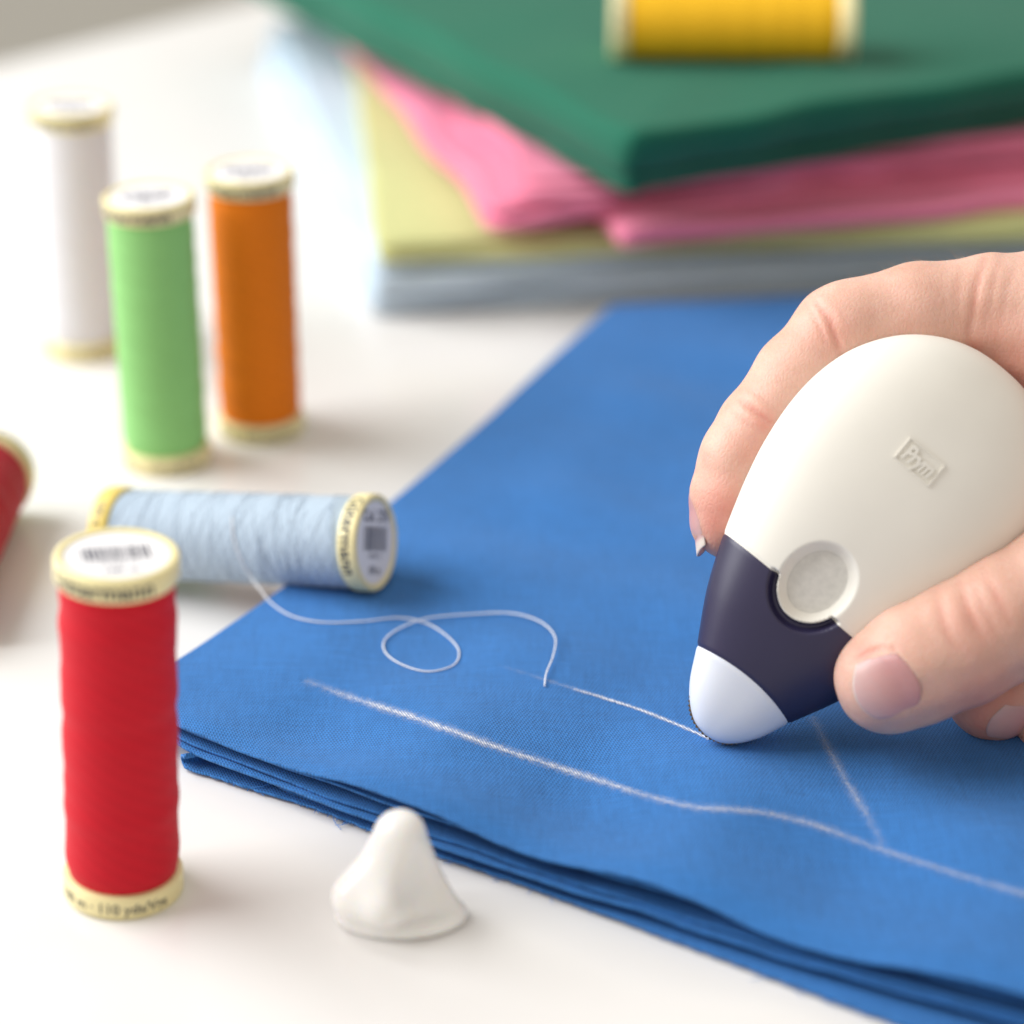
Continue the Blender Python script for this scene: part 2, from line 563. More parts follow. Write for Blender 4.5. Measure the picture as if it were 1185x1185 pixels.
# ------------------------------------------------------------------ folded fabrics at the back
def slab_stack(name, label, mat, corner, ldir, fdir, llen, flen, z0, layers, seed, wob=0.8, cat='folded fabric', under=0.0):
    """folded cloth: several thick rounded layers, corner = near corner (mm xy), ldir / fdir unit directions of its two near edges"""
    r = np.random.default_rng(seed)
    n1, n2, n3 = 60, 80, 9
    parts = []
    z = z0
    l = np.array(ldir, float); f = np.array(fdir, float)
    for (th, ox, oy, rot) in layers:
        ca, sa = math.cos(rot), math.sin(rot)
        R2 = np.array([[ca, -sa], [sa, ca]])
        ll = R2 @ l; ff = R2 @ f
        c = np.array(corner) + ll * ox + ff * oy
        # outline loop (counter-clockwise) with rounded near corner
        P = [c + ll * llen, c + ll * 6.0]
        for t in np.linspace(0, 1, 7)[1:-1]:
            P.append(c + ll * 6 * (1 - t) ** 2 * 0.55 + ff * 6 * t ** 2 * 0.55)
        P += [c + ff * 6.0, c + ff * flen, c + ff * flen + ll * llen]
        P = np.array(P)
        # resample
        seglen = np.r_[0, np.cumsum(np.linalg.norm(np.diff(np.r_[P, P[:1]], axis=0), axis=1))]
        t = np.linspace(0, seglen[-1], 360, endpoint=False)
        Q = np.stack([np.interp(t, seglen, np.r_[P[:, i], P[:1, i]]) for i in range(2)], -1)
        T = np.roll(Q, -1, 0) - np.roll(Q, 1, 0)
        T /= np.linalg.norm(T, axis=1)[:, None]
        nrm = np.stack([T[:, 1], -T[:, 0]], -1)
        if np.mean(np.sum(nrm * (Q - Q.mean(0)), 1)) < 0:
            nrm = -nrm
        wz = waves(seed * 13 + int(z * 7), 6, 45, wob * 0.5)
        wn = waves(seed * 17 + int(z * 5), 5, 30, wob * 0.7)
        rings = []
        ks = [('in', 0.0)] + [('arc', a) for a in np.linspace(-math.pi / 2, math.pi / 2, n3)] + [('in', 1.0)]
        off = wn(Q[:, 0], Q[:, 1])
        ctr = Q.mean(0)
        for kind, a in ks:
            if kind == 'in':
                X = Q * 0.5 + ctr * 0.5; h = a
            else:
                rr_ = min(th / 2, 3.2)
                X = Q + nrm * (rr_ * max(math.cos(a), 0) ** 0.7 - rr_ + off)[:, None]
                h = 0.5 + 0.5 * math.copysign(abs(math.sin(a)) ** 0.75, a)
                fm = np.clip(nrm @ nz(np.array([f[1], -f[0]])), 0, 1)      # the side towards the viewer tucks under
                X = X - nrm * (under * (1 - h) * fm)[:, None]
            zz = z + th * h + wz(X[:, 0], X[:, 1]) * h
            rings.append(np.c_[X, zz])
        V = np.concatenate(rings)
        Fq = [q[::-1] for q in grid_faces(len(rings), len(Q), wrap_v=True)]
        top = len(V); V = np.r_[V, [[*ctr, z + th]], [[*ctr, z]]]
        m = len(Q); lastr = (len(rings) - 1) * m
        for i in range(m):
            Fq.append((lastr + i, lastr + (i + 1) % m, top)); Fq.append(((i + 1) % m, i, top + 1))
        bmf = [tuple(q) for q in Fq]
        parts.append((V, bmf))
        z += th - 0.02
    V, Fq = merge(parts)
    org = np.array([corner[0], corner[1], z0])
    o = obj(name, V - org, Fq, mat, loc=org)
    me = o.data
    bm = bmesh.new(); bm.from_mesh(me); bmesh.ops.recalc_face_normals(bm, faces=bm.faces); bm.to_mesh(me); bm.free()
    tag(o, label, cat, 'pile of folded fabrics')
    return o

M_GREENF = fabric_mat('green_cotton', (0.007, 0.120, 0.070), 0.6, 0.75, 0.3, sheen=0.08)
M_PINKF = fabric_mat('pink_cotton', (0.76, 0.21, 0.33), 0.6, 0.75, 0.3)
M_LIMEF = fabric_mat('lime_cotton', (0.52, 0.53, 0.23), 0.6, 0.8, 0.3)
M_PALEF = fabric_mat('pale_blue_cotton', (0.49, 0.59, 0.68), 0.6, 0.8, 0.3)

def xy(px, py, z):
    return at(px, py, z)[:2]
def frame(c, lp, fp):
    """unit directions from corner c toward pixel points on the same height"""
    return nz(lp - c), nz(fp - c)

c = xy(432, 373, 0.0); l, f = frame(c, xy(338, 150, 0), xy(930, 345, 0))
slab_stack('folded_fabric', 'pale blue folded fabric at the bottom of the pile', M_PALEF, c, l, f, 190, 260, 0.0,
           [(5.0, 1.2, 0, 0.01), (4.6, 0.0, 0.0, 0), (3.4, 1.2, 1.0, -0.01)], 21, 1.2, under=1.2)
c = xy(436, 305, 13.0); l, f = frame(c, xy(414, 110, 13), xy(1185, 280, 13))
slab_stack('folded_fabric', 'lime green folded fabric under the pink one', M_LIMEF, c, l, f, 180, 250, 12.8,
           [(2.4, 0, 0, 0), (2.2, 0.5, 0.6, 0.01)], 22, 0.8)
c = xy(586, 284, 18.0); l, f = frame(c, xy(436, 95, 18), xy(1185, 225, 18))
slab_stack('folded_fabric', 'pink folded fabric between the lime and the dark green ones', M_PINKF, c, l, f, 150, 230, 17.4,
           [(3.6, -7.0, 22.0, -0.02), (2.4, 1.0, -3.0, 0.0), (2.2, 2.0, -1.0, 0.03), (2.0, 4.0, 4.0, -0.02), (2.2, 8.0, 7.0, -0.03)], 23, 1.5)
c = xy(729, 243, 29.5); l, f = frame(c, xy(296, 6, 29.5), xy(1185, 166, 29.5))
slab_stack('folded_fabric', 'dark green folded fabric on top of the pile', M_GREENF, c, l, f, 230, 230, 29.6,
           [(4.6, 3.2, 2.6, 0.004), (10.8, 0.0, 0.0, 0.0)], 24, 0.7, under=4.5)

yl = at(705, 26, 44.2 + 8.0); yr = at(990, 28, 44.2 + 8.0)
ym = (yl + yr) / 2; yd = nz(yr - yl)
ys, _w = make_spool(T_YELLOW, 'yellow thread spool lying on top of the dark green fabric', 8, 0.12, text_th=0.6)
lay(ys, ym - yd * HS / 2, ym + yd * HS / 2, (0, -0.5, 0.8))

# ------------------------------------------------------------------ blue cloth in front
FRONT = [(120, 800), (165, 818), (208, 837), (250, 856), (290, 872), (350, 888), (420, 908), (520, 950), (600, 985), (690, 1004),
         (760, 1019), (830, 1050), (900, 1081), (1000, 1108), (1100, 1129), (1185, 1150), (1300, 1180), (1450, 1222)]
LEFT = [(120, 800), (160, 793), (205, 765), (260, 729), (320, 688), (400, 625), (460, 577), (560, 491), (640, 416), (712, 352)]
ZT = 7.0
_fr = np.array(FRONT, float)
_fit = np.polyval(np.polyfit(_fr[2:, 0], _fr[2:, 1], 2), _fr[:, 0])
_fit[:2] = _fr[:2, 1]
front3 = catmull([at(x, y, ZT) for x, y in zip(_fr[:, 0], _fit)], 420)[:, :2]      # smooth edge in plan
_pxs = np.array([592.5 + F * p[0] / (np.array([p[0], p[1], ZT]) - CAM).dot(FW) for p in front3])
edge_dz = np.interp(_pxs, _fr[:, 0], _fit - _fr[:, 1]) / 6.3                       # its rise and fall in mm
edge_dz = np.convolve(np.pad(edge_dz, 12, mode='edge'), np.ones(25) / 25, 'valid')
BOT = [(213, 889), (222, 893), (240, 898), (262, 905), (300, 917), (345, 930), (400, 951), (470, 979), (550, 1006), (640, 1038), (760, 1082), (900, 1135), (1040, 1187),
       (1200, 1246), (1500, 1355)]
LOW = [(213, 875), (222, 872), (240, 871), (262, 876), (300, 894), (345, 917), (400, 934), (470, 956), (550, 984), (640, 1012), (760, 1038), (900, 1095), (1040, 1127),
       (1200, 1167), (1500, 1255)]
bot3 = catmull([at(x, y, 0.55) for x, y in BOT], 420)[:, :2]
low3 = catmull([at(x, y, float(np.interp(x, [213, 240, 300, 360], [3.2, 3.4, 2.6, 1.5]))) for x, y in LOW], 420)[:, :2]
left3 = catmull([at(x, y, ZT) for x, y in LEFT], 220)[:, :2]
bl = left3[-1]; br = xy(1400, 318, ZT)

zbig = waves(31, 7, 40, 0.75)
zmid = waves(32, 8, 22, 0.10)
def ztop(x, y, u, v):
    z = ZT + zbig(x, y) * 0.8 * np.clip(u / 0.16, 0, 1) ** 1.5 * np.clip((1 - v) / 0.2, 0, 1) + zmid(x, y) * np.clip(1.2 - 2.2 * v, 0.15, 1)
    z = z + np.interp(u, np.linspace(0, 1, 420), edge_dz) * np.exp(-(v / 0.16) ** 2)
    z = z - 0.5 * np.exp(-(v / 0.012) ** 2)
    return z

def coons(fr, lf, brp, nu, nv, upow=1.0, vpow=1.6):
    """patch between the front edge fr and the left edge lf (both start at the near-left corner)"""
    u = np.linspace(0, 1, nu); v = np.linspace(0, 1, nv) ** vpow
    Fu = np.stack([np.interp(u, np.linspace(0, 1, len(fr)), fr[:, i]) for i in range(2)], -1)
    Lv = np.stack([np.interp(v, np.linspace(0, 1, len(lf)), lf[:, i]) for i in range(2)], -1)
    A, B, C, D = fr[0], fr[-1], lf[-1], brp
    Rv = B + (D - B) * v[:, None]
    Bu = C + (D - C) * u[:, None]
    U, V = u[:, None, None], v[None, :, None]
    P = (1 - V) * Fu[:, None] + V * Bu[:, None] + (1 - U) * Lv[None] + U * Rv[None] \
        - ((1 - U) * (1 - V) * A + U * (1 - V) * B + (1 - U) * V * C + U * V * D)
    return u, v, P

def offset_curve(c, o):
    T = np.gradient(c, axis=0); T /= np.linalg.norm(T, axis=1)[:, None]
    nrm = np.stack([T[:, 1], -T[:, 0]], -1)      # towards the viewer
    return c + nrm * o[:, None]

uu = np.linspace(0, 1, 420)
def prof(pts):
    return np.interp(uu, [p[0] for p in pts], [p[1] for p in pts])
def smooth1(a, k=9):
    b = np.pad(a, (k, k), mode='edge')
    return np.convolve(b, np.ones(2 * k + 1) / (2 * k + 1), 'valid')

def sheet_pair(upper, lower, start, thick=0.42, nv=110, vpow=1.9, nu=420):
    """two sheets joined by a rounded fold along the left edge. upper/lower = (offset(u), z(u) or None for ztop).
    start = fraction of the front edge at which the pair begins (its fold lies further right)"""
    out = []
    i0 = int(start * 419)
    sheets = []
    for off, zf in (upper, lower):
        fr = offset_curve(front3, smooth1(off))[i0:] if np.ndim(off) == 1 else off
        # keep the left side inside the top cloth's left edge
        sh = fr[0] - left3[0]
        w = (1 - np.linspace(0, 1, len(left3))) ** 1.0
        lf = left3 + sh[None] * w[:, None]
        u, v, P = coons(fr, lf, br, nu, nv, vpow=vpow)
        U = (i0 / 419 + (1 - i0 / 419) * u)[:, None] * np.ones((1, nv)); V = np.ones((nu, 1)) * v[None]
        if zf is None:
            Z = ztop(P[..., 0], P[..., 1], U, V)
        else:
            z1 = np.interp(U if np.ndim(off) == 1 else u[:, None] * np.ones((1, nv)), uu, smooth1(zf, 6))
            Z = z1 + zmid(P[..., 0] * 0.9 + 40, P[..., 1]) * 0.5 * np.exp(-V / 0.05)
            zt = ztop(P[..., 0], P[..., 1], U, V)
            Z = np.minimum(Z, zt - 0.45 - 0.9 * (ZT - z1) / ZT * 0.5)
        sheets.append(np.concatenate([P, Z[..., None]], -1))
    up_, lo_ = sheets
    # fold: half circle from lower to upper along u=0
    fold = []
    A0 = lo_[0]; B0 = up_[0]
    Cc = (A0 + B0) / 2; R = np.linalg.norm(B0 - A0, axis=1) / 2
    T = np.gradient(Cc[:, :2], axis=0); T /= np.linalg.norm(T, axis=1)[:, None] + 1e-9
    outw = np.stack([-T[:, 1], T[:, 0]], -1)
    for a in np.linspace(-math.pi / 2, math.pi / 2, 14)[1:-1]:
        s_ = (math.sin(a) + 1) / 2
        q = A0 + (B0 - A0) * s_
        q = q + np.c_[outw * (np.minimum(R * 1.3, 3.0) * math.cos(a))[:, None], 0 * R]
        fold.append(q)
    G = np.concatenate([lo_[::-1], np.array(fold), up_], 0)         # (rows, nv, 3)
    nr = G.shape[0]
    # give it thickness: offset along normals
    du = np.gradient(G, axis=0); dv = np.gradient(G, axis=1)
    nn = np.cross(du, dv); nn /= np.linalg.norm(nn, axis=2)[..., None] + 1e-12
    if nn[-1, nv // 2, 2] < 0:
        nn = -nn
    V1 = (G + nn * 0).reshape(-1, 3); V2 = (G - nn * thick).reshape(-1, 3)
    f1 = grid_faces(nr, nv); f2 = [tuple(i + len(V1) for i in q[::-1]) for q in f1]
    side = []
    m = len(V1)
    for i in range(nr - 1):          # front edge (v = 0) and back edge
        a, b = i * nv, (i + 1) * nv
        side.append((b, a, a + m, b + m))
        a, b = i * nv + nv - 1, (i + 1) * nv + nv - 1
        side.append((a, b, b + m, a + m))
    for j in range(nv - 1):
        a, b = j, j + 1
        side.append((a, b, b + m, a + m))
        a, b = (nr - 1) * nv + j, (nr - 1) * nv + j + 1
        side.append((b, a, a + m, b + m))
    return np.r_[V1, V2], f1 + f2 + side

r_ = np.random.default_rng(5)
def jit(a, amp, lam):
    w = waves(int(r_.integers(1e6)), 5, lam, amp)
    x = np.arange(420) * 0.6
    return a + w(x, 0 * x)
M_BLUE = fabric_mat('blue_cotton', (0.029, 0.172, 0.485), 0.52, 0.45, 0.8, 0.11, 0.10, rot=0.42)
pairs = []
pairs.append(sheet_pair((np.zeros(420), None),
                        (jit(prof([(0, -0.8), (0.2, -0.9), (0.5, -1.8), (1, -1.2)]), 0.25, 30), jit(prof([(0, 5.4), (0.12, 5.5), (0.4, 5.2), (0.62, 5.4), (1, 5.0)]), 0.2, 25)), 0.0))
pairs.append(sheet_pair((jit(prof([(0, -0.6), (0.2, -0.2), (0.5, -0.8), (0.7, -0.8), (1, -0.6)]), 0.35, 26), jit(prof([(0, 4.5), (0.1, 4.5), (0.3, 3.7), (0.6, 3.4), (1, 3.0)]), 0.25, 30)),
                        (jit(prof([(0, 0.2), (0.2, 0.6), (0.5, 0.2), (1, 0.0)]), 0.35, 24), jit(prof([(0, 3.7), (0.12, 3.4), (0.3, 2.5), (1, 2.3)]), 0.15, 30)), 0.045))
pairs.append(sheet_pair((low3, prof([(0, 3.1), (0.03, 3.4), (0.07, 2.6), (0.11, 1.5), (0.2, 1.25), (1, 1.2)])),
                        (bot3 + np.c_[waves(3, 6, 3, 0.10)(np.arange(420) * 0.6, 0), waves(4, 6, 2.4, 0.10)(np.arange(420) * 0.6, 0)], prof([(0, 0.55), (1, 0.55)])), 0.062))
bv, bf = merge(pairs)
B0 = np.array([20.0, -40.0, 0.0])
blue = obj('blue_cloth', bv - B0, bf, M_BLUE, loc=B0)
tag(blue, 'folded blue cotton cloth with white chalk lines drawn on it', 'cloth')

# surface lookup on the top sheet (for marks and for the thread)
_u, _v, _P = coons(front3, left3, br, 420, 160, vpow=1.6)
_Z = ztop(_P[..., 0], _P[..., 1], _u[:, None] * np.ones((1, 160)), _v[None] * np.ones((420, 1)))
_pts = np.concatenate([_P, _Z[..., None]], -1).reshape(-1, 3)
def cloth_z(x, y):
    d = (_pts[:, 0] - x) ** 2 + (_pts[:, 1] - y) ** 2
    k = np.argsort(d)[:6]
    w = 1 / (d[k] + 0.02)
    return float(np.sum(w * _pts[k, 2]) / np.sum(w))
def on_cloth(px, py, lift=0.0):
    z = ZT
    for _ in range(4):
        p = at(px, py, z)
        z = cloth_z(p[0], p[1])
    p = at(px, py, z + lift)
    return p

def chalk_mat(name, dens, edge):
    g = N(name)
    at_ = g.n('ShaderNodeAttribute', attribute_name='across')
    al = g.n('ShaderNodeAttribute', attribute_name='strength')
    n1 = g.noise(g.coord((1, 1, 1), (0, 0, 0.42)), 1500, 3, 0.6)
    n2 = g.noise(g.coord(), 260, 3)
    c = g.math('SUBTRACT', 1.0, g.math('ABSOLUTE', at_.outputs['Fac']))
    body = g.math('POWER', c, edge)
    a = g.math('ADD', g.math('MULTIPLY', body, dens), g.math('MULTIPLY', g.math('SUBTRACT', n1, 0.5), 1.9))
    a = g.math('ADD', a, g.math('MULTIPLY', g.math('SUBTRACT', n2, 0.5), 0.7))
    kk = 2 * math.pi / (0.52 * S)
    sp = g.n('ShaderNodeSeparateXYZ'); g.link(g.coord((1, 1, 1), (0, 0, 0.42)), sp.inputs[0])
    tw = g.math('SINE', g.math('ADD', g.math('MULTIPLY', sp.outputs['X'], kk), g.math('MULTIPLY', sp.outputs['Y'], kk)))
    a = g.math('MULTIPLY', a, g.math('MULTIPLY_ADD', tw, 0.4, 0.75))
    a = g.math('MULTIPLY', g.math('MULTIPLY', a, body), al.outputs['Fac'], clamp=True)
    g.link(a, g.p.inputs['Alpha'])
    g.base((0.78, 0.79, 0.82))
    g.set(Roughness=0.95)
    return g.m
M_CHALK = chalk_mat('chalk_dust', 0.72, 1.4)
M_DOTS = chalk_mat('chalk_dots', 0.85, 1.1)

def chalk(pts, width, strength, mat, n=160):
    px = catmull(np.array(pts, float), n)
    P = np.array([on_cloth(x, y, 0.0) for x, y in px])
    P[:, 2] = np.convolve(np.pad(P[:, 2], 3, mode='edge'), np.ones(7) / 7, 'valid')
    T = np.gradient(P[:, :2], axis=0); T /= np.linalg.norm(T, axis=1)[:, None]
    side = np.stack([-T[:, 1], T[:, 0]], -1)
    m = 9
    a = np.linspace(-1, 1, m)
    V = []
    ws = np.broadcast_to(width, (n,))
    for i in range(n):
        for q in a:
            p2 = P[i, :2] + side[i] * q * ws[i] / 2
            V.append((p2[0], p2[1], P[i, 2] + 0.16))
    o = obj('chalk_line', np.array(V) - B0, grid_faces(n, m), mat, blue)
    ac = o.data.attributes.new('across', 'FLOAT', 'POINT'); ac.data.foreach_set('value', np.tile(a, n))
    st = o.data.attributes.new('strength', 'FLOAT', 'POINT')
    s_ = np.interp(np.linspace(0, 1, n), np.linspace(0, 1, len(strength)), strength)
    st.data.foreach_set('value', np.repeat(s_, m))
    return o
chalk([(352, 788), (400, 806), (470, 828), (540, 853), (600, 874), (680, 900), (760, 925), (800, 934), (870, 940), (930, 952), (1020, 984), (1100, 1010), (1185, 1036), (1300, 1075)],
      4.2, [0.2, 1.1, 1.0, 0.85, 0.7, 0.6, 0.52, 0.48, 0.45, 0.45], M_CHALK, 220)
chalk([(575, 770), (620, 784), (670, 800)], 2.0, [0.0, 0.2, 0.35], M_CHALK, 50)
chalk([(664, 798), (700, 809), (740, 822), (780, 838), (822, 856)], 1.5, [0.6, 1.5, 1.3, 1.2, 1.6], M_DOTS, 90)
chalk([(940, 830), (958, 866), (985, 915), (1006, 950), (1022, 982)], 3.6, [0.2, 0.4, 0.45, 0.38, 0.2], M_CHALK, 90)

# ------------------------------------------------------------------ loose thread end of the pale blue spool
def spool_surface(px, py, r=7.65):
    """first hit of the view ray with the pale blue winding"""
    d = ray(px, py); o = CAM
    z = dirn; oc = o - L_
    d2 = d - z * np.dot(d, z); o2 = oc - z * np.dot(oc, z)
    A = d2 @ d2; B = 2 * d2 @ o2; C = o2 @ o2 - r * r
    disc = B * B - 4 * A * C
    t = (-B - math.sqrt(max(disc, 0))) / (2 * A)
    return o + d * t
tp = [spool_surface(x, y) for x, y in [(268, 597), (270, 622), (279, 648), (289, 666)]]
hang = [(301, 682, 7.9)]
tp += [at(x, y, z) for x, y, z in hang]
for x, y in [(312, 696), (338, 713), (372, 720), (420, 719), (462, 715), (490, 720), (516, 735), (531, 754), (524, 770), (496, 777), (465, 769), (446, 755),
             (445, 741), (462, 728), (492, 719), (540, 713), (592, 713), (625, 724), (642, 742), (640, 763), (632, 782), (630, 794)]:
    tp.append(on_cloth(x, y, 0.25))
tp = np.array(tp)
tp[-22:, 2] += np.array([0, 0, 0, 0, 0, 0, 0, 0, 0, 0, 0, 0, 0, .1, .45, .3, .5, .7, .8, .6, .3, 0])
tpath = catmull(tp, 420)
tv, tf = tube(tpath, 0.112 + 0.010 * np.sin(np.arange(420) * 1.9), 8)
M_THREAD = plain('white_blue_thread', (0.82, 0.83, 0.85), 0.6, 0.10, 2500)
tvh = np.c_[tv * S, np.ones(len(tv))] @ BSi.T
obj('loose_thread', tvh[:, :3] / S, tf, M_THREAD, blue_spool)

# ------------------------------------------------------------------ chalk marker (egg shaped tool)
DM = (at(868, 862, ZT + 1.0) - CAM) @ FW           # depth of the tool's middle plane
K = DM / F                                         # mm per photo pixel there
C0 = CAM + ray(933, 697) * DM
EX, EY, EZ = RT, UP, -FW                           # the tool leans back, square to the viewer
def tool_world(p):
    p = np.asarray(p, float)
    return C0 + p[..., :1] * EX + p[..., 1:2] * EY + p[..., 2:3] * EZ
AX = np.array([0.6393, 0.7690]); PX = np.array([0.7690, -0.6393])

prof_pts = [(-193, 0), (-189, 18), (-178, 34), (-157, 51), (-121, 69), (-60, 101), (0, 124), (60, 144), (110, 156), (165, 162),
            (215, 159), (262, 145), (305, 116), (333, 80), (348, 42), (353, 0)]
half = catmull(prof_pts, 330)
half[0] = prof_pts[0]; half[-1] = prof_pts[-1]
half[:, 1] = np.maximum(half[:, 1], 0)
NA = 340
phi = np.linspace(0, 2 * np.pi, NA, endpoint=False)
e_ = 0.84
cx = np.sign(np.cos(phi)) * np.abs(np.cos(phi)) ** e_
sz = np.sign(np.sin(phi)) * np.abs(np.sin(phi)) ** e_
s_g = half[:, 0][:, None] * np.ones((1, NA))
cen = np.interp(half[:, 0], [-193, -150, -60, 0], [8, 6, 2, 0])
d_g = cen[:, None] + half[:, 1][:, None] * cx[None]
th = 88 * (half[:, 1] / 162) ** 0.80
z_g = th[:, None] * sz[None]
def to_local(s, d, z):
    return np.stack([(s * AX[0] + d * PX[0]) * K, (s * AX[1] + d * PX[1]) * K, z * K], -1)
G = to_local(s_g, d_g, z_g)
def grid_normals(G):
    du = np.gradient(G, axis=0)
    dv = (np.roll(G, -1, 1) - np.roll(G, 1, 1)) / 2
    n = np.cross(du, dv)
    n /= np.linalg.norm(n, axis=2)[..., None] + 1e-12
    n[0] = n[1].mean(0) / np.linalg.norm(n[1].mean(0)); n[-1] = n[-2].mean(0) / np.linalg.norm(n[-2].mean(0))
    return n
n0 = grid_normals(G)
if n0[165, NA // 4, 2] < 0:
    n0 = -n0
    flip = True
else:
    flip = False
bs, bd = 21.0, -12.0
r_g = np.hypot((s_g - bs) / 1.10, (d_g - bd) / 0.94)
r_g = np.where(z_g > 0, r_g, 999.0)
seam1 = -122 + 12 * np.clip(1 - (d_g / 75) ** 2, 0, 1)      # white tip / dark collar
def smst(x, a, b):
    t = np.clip((x - a) / (b - a), 0, 1)
    return t * t * (3 - 2 * t)
gs1 = s_g - seam1
disp = -0.16 * np.exp(-(gs1 / 2.6) ** 2)
dark_zone = (s_g < 1.5)
disp = disp + np.where(r_g > 48, -0.15 * np.exp(-((s_g - 0.5) / 2.2) ** 2), 0)
# groove in the dark collar around the button ring, dished ring, recessed button
disp = disp + np.where(s_g < 3, -1.3 * (1 - smst(r_g, 50.5, 56.0)) * smst(r_g, 44.0, 46.5), 0)
ring = -1.9 * (1 - smst(r_g, 34.5, 46.5)) * np.where(r_g < 60, 1, 0)
disp = disp + ring
G2 = G + n0 * disp[..., None]
n2 = grid_normals(G2)
if flip:
    n2 = -n2
vert = G2.reshape(-1, 3); vnor = n2.reshape(-1, 3)
quads = np.array(grid_faces(len(half), NA, wrap_v=True))
tri = np.r_[quads[:, [0, 1, 2]], quads[:, [0, 2, 3]]]
tv0 = vert[tri]
ar = np.linalg.norm(np.cross(tv0[:, 1] - tv0[:, 0], tv0[:, 2] - tv0[:, 0]), axis=1)
tri = tri[ar > 1e-9]

def clip_mesh(V, Nn, X, T, g):
    """keep the part of a triangle mesh where g>0; X = extra per-vertex values carried along"""
    V = list(map(tuple, V)); Nn = list(map(tuple, Nn)); X = list(map(tuple, X)); g = list(g)
    cut = {}
    def mid(a, b):
        k = (a, b) if a < b else (b, a)
        if k not in cut:
            t = g[a] / (g[a] - g[b])
            V.append(tuple(np.array(V[a]) * (1 - t) + np.array(V[b]) * t))
            Nn.append(tuple(np.array(Nn[a]) * (1 - t) + np.array(Nn[b]) * t))
            X.append(tuple(np.array(X[a]) * (1 - t) + np.array(X[b]) * t))
            g.append(0.0)
            cut[k] = len(V) - 1
        return cut[k]
    out = []
    for t in T:
        s = [g[i] > 0 for i in t]
        n = sum(s)
        if n == 3:
            out.append(tuple(t))
        elif n == 0:
            continue
        else:
            poly = []
            for i in range(3):
                a, b = int(t[i]), int(t[(i + 1) % 3])
                if s[i]:
                    poly.append(a)
                if s[i] != s[(i + 1) % 3]:
                    poly.append(mid(a, b))
            for i in range(1, len(poly) - 1):
                out.append((poly[0], poly[i], poly[i + 1]))
    used = sorted({i for t in out for i in t})
    rm = {o: i for i, o in enumerate(used)}
    return (np.array([V[i] for i in used]), np.array([Nn[i] for i in used]), np.array([X[i] for i in used]),
            [tuple(rm[i] for i in t) for t in out])

X0 = np.stack([s_g.ravel(), r_g.ravel(), gs1.ravel(), z_g.ravel()], -1)
def part_mesh(name, mat, conds, parent, rim=None):
    V, Nn, X, T = vert, vnor, X0, tri
    for cnd in conds:
        V, Nn, X, T = clip_mesh(V, Nn, X, T, cnd(X))
    Nn = Nn / (np.linalg.norm(Nn, axis=1)[:, None] + 1e-12)
    # orient triangles with normals
    Tn = np.array(T)
    fn = np.cross(V[Tn[:, 1]] - V[Tn[:, 0]], V[Tn[:, 2]] - V[Tn[:, 0]])
    bad = np.sum(fn * Nn[Tn].mean(1), 1) < 0
    Tn[bad] = Tn[bad][:, ::-1]
    ok = np.linalg.norm(fn, axis=1) > 1e-10
    Tn = Tn[ok]
    W = V[:, :1] * EX + V[:, 1:2] * EY + V[:, 2:3] * EZ
    WN = Nn[:, :1] * EX + Nn[:, 1:2] * EY + Nn[:, 2:3] * EZ
    return obj(name, W, Tn.tolist(), mat, parent, normals=WN)

def plastic(name, col, rough, grain, sss=0.0, var=0.03):
    g = N(name)
    f = g.noise(g.coord(), 60, 4)
    g.base(g.ramp(f, [(0.3, tuple(c * (1 - var) for c in col)), (0.7, tuple(min(1, c * (1 + var)) for c in col))]))
    g.bump(g.noise(g.coord(), 2600, 3, 0.6), grain, 0.00005)
    g.set(Roughness=rough)
    if sss:
        g.p.inputs['Subsurface Weight'].default_value = sss
        g.p.inputs['Subsurface Radius'].default_value = (1.0, 0.8, 0.6)
        g.p.inputs['Subsurface Scale'].default_value = 0.0008
    return g.m
M_CREAM = plastic('cream_plastic', (0.79, 0.762, 0.69), 0.5, 0.12)
M_NAVY = plastic('dark_violet_plastic', (0.026, 0.022, 0.062), 0.40, 0.18, var=0.08)
M_TIP = plastic('white_tip_plastic', (0.74, 0.77, 0.84), 0.32, 0.06, 0.2)
M_BUTTON = plain('grey_button_plastic', (0.66, 0.64, 0.59), 0.65, 0.07, 1000)
M_CAPW = plastic('white_cap_plastic', (0.90, 0.89, 0.865), 0.17, 0.02, 0.8)
M_WHEEL = plain('bronze_wheel', (0.16, 0.11, 0.06), 0.4, 0.2, 900, Metallic=0.8)

tool = empty('chalk_marker', C0)
tag(tool, 'cream egg shaped chalk marker with dark violet collar, standing on the blue cloth', 'chalk marker')
part_mesh('body', M_CREAM, [lambda X: np.maximum(X[:, 0], 45.0 - X[:, 1]), lambda X: X[:, 1] - 34.5], tool)
part_mesh('button', M_BUTTON, [lambda X: 34.8 - X[:, 1]], tool)
part_mesh('collar', M_NAVY, [lambda X: -X[:, 0], lambda X: X[:, 2], lambda X: X[:, 1] - 44.6], tool)
tip = part_mesh('white_tip', M_TIP, [lambda X: -X[:, 2]], tool)

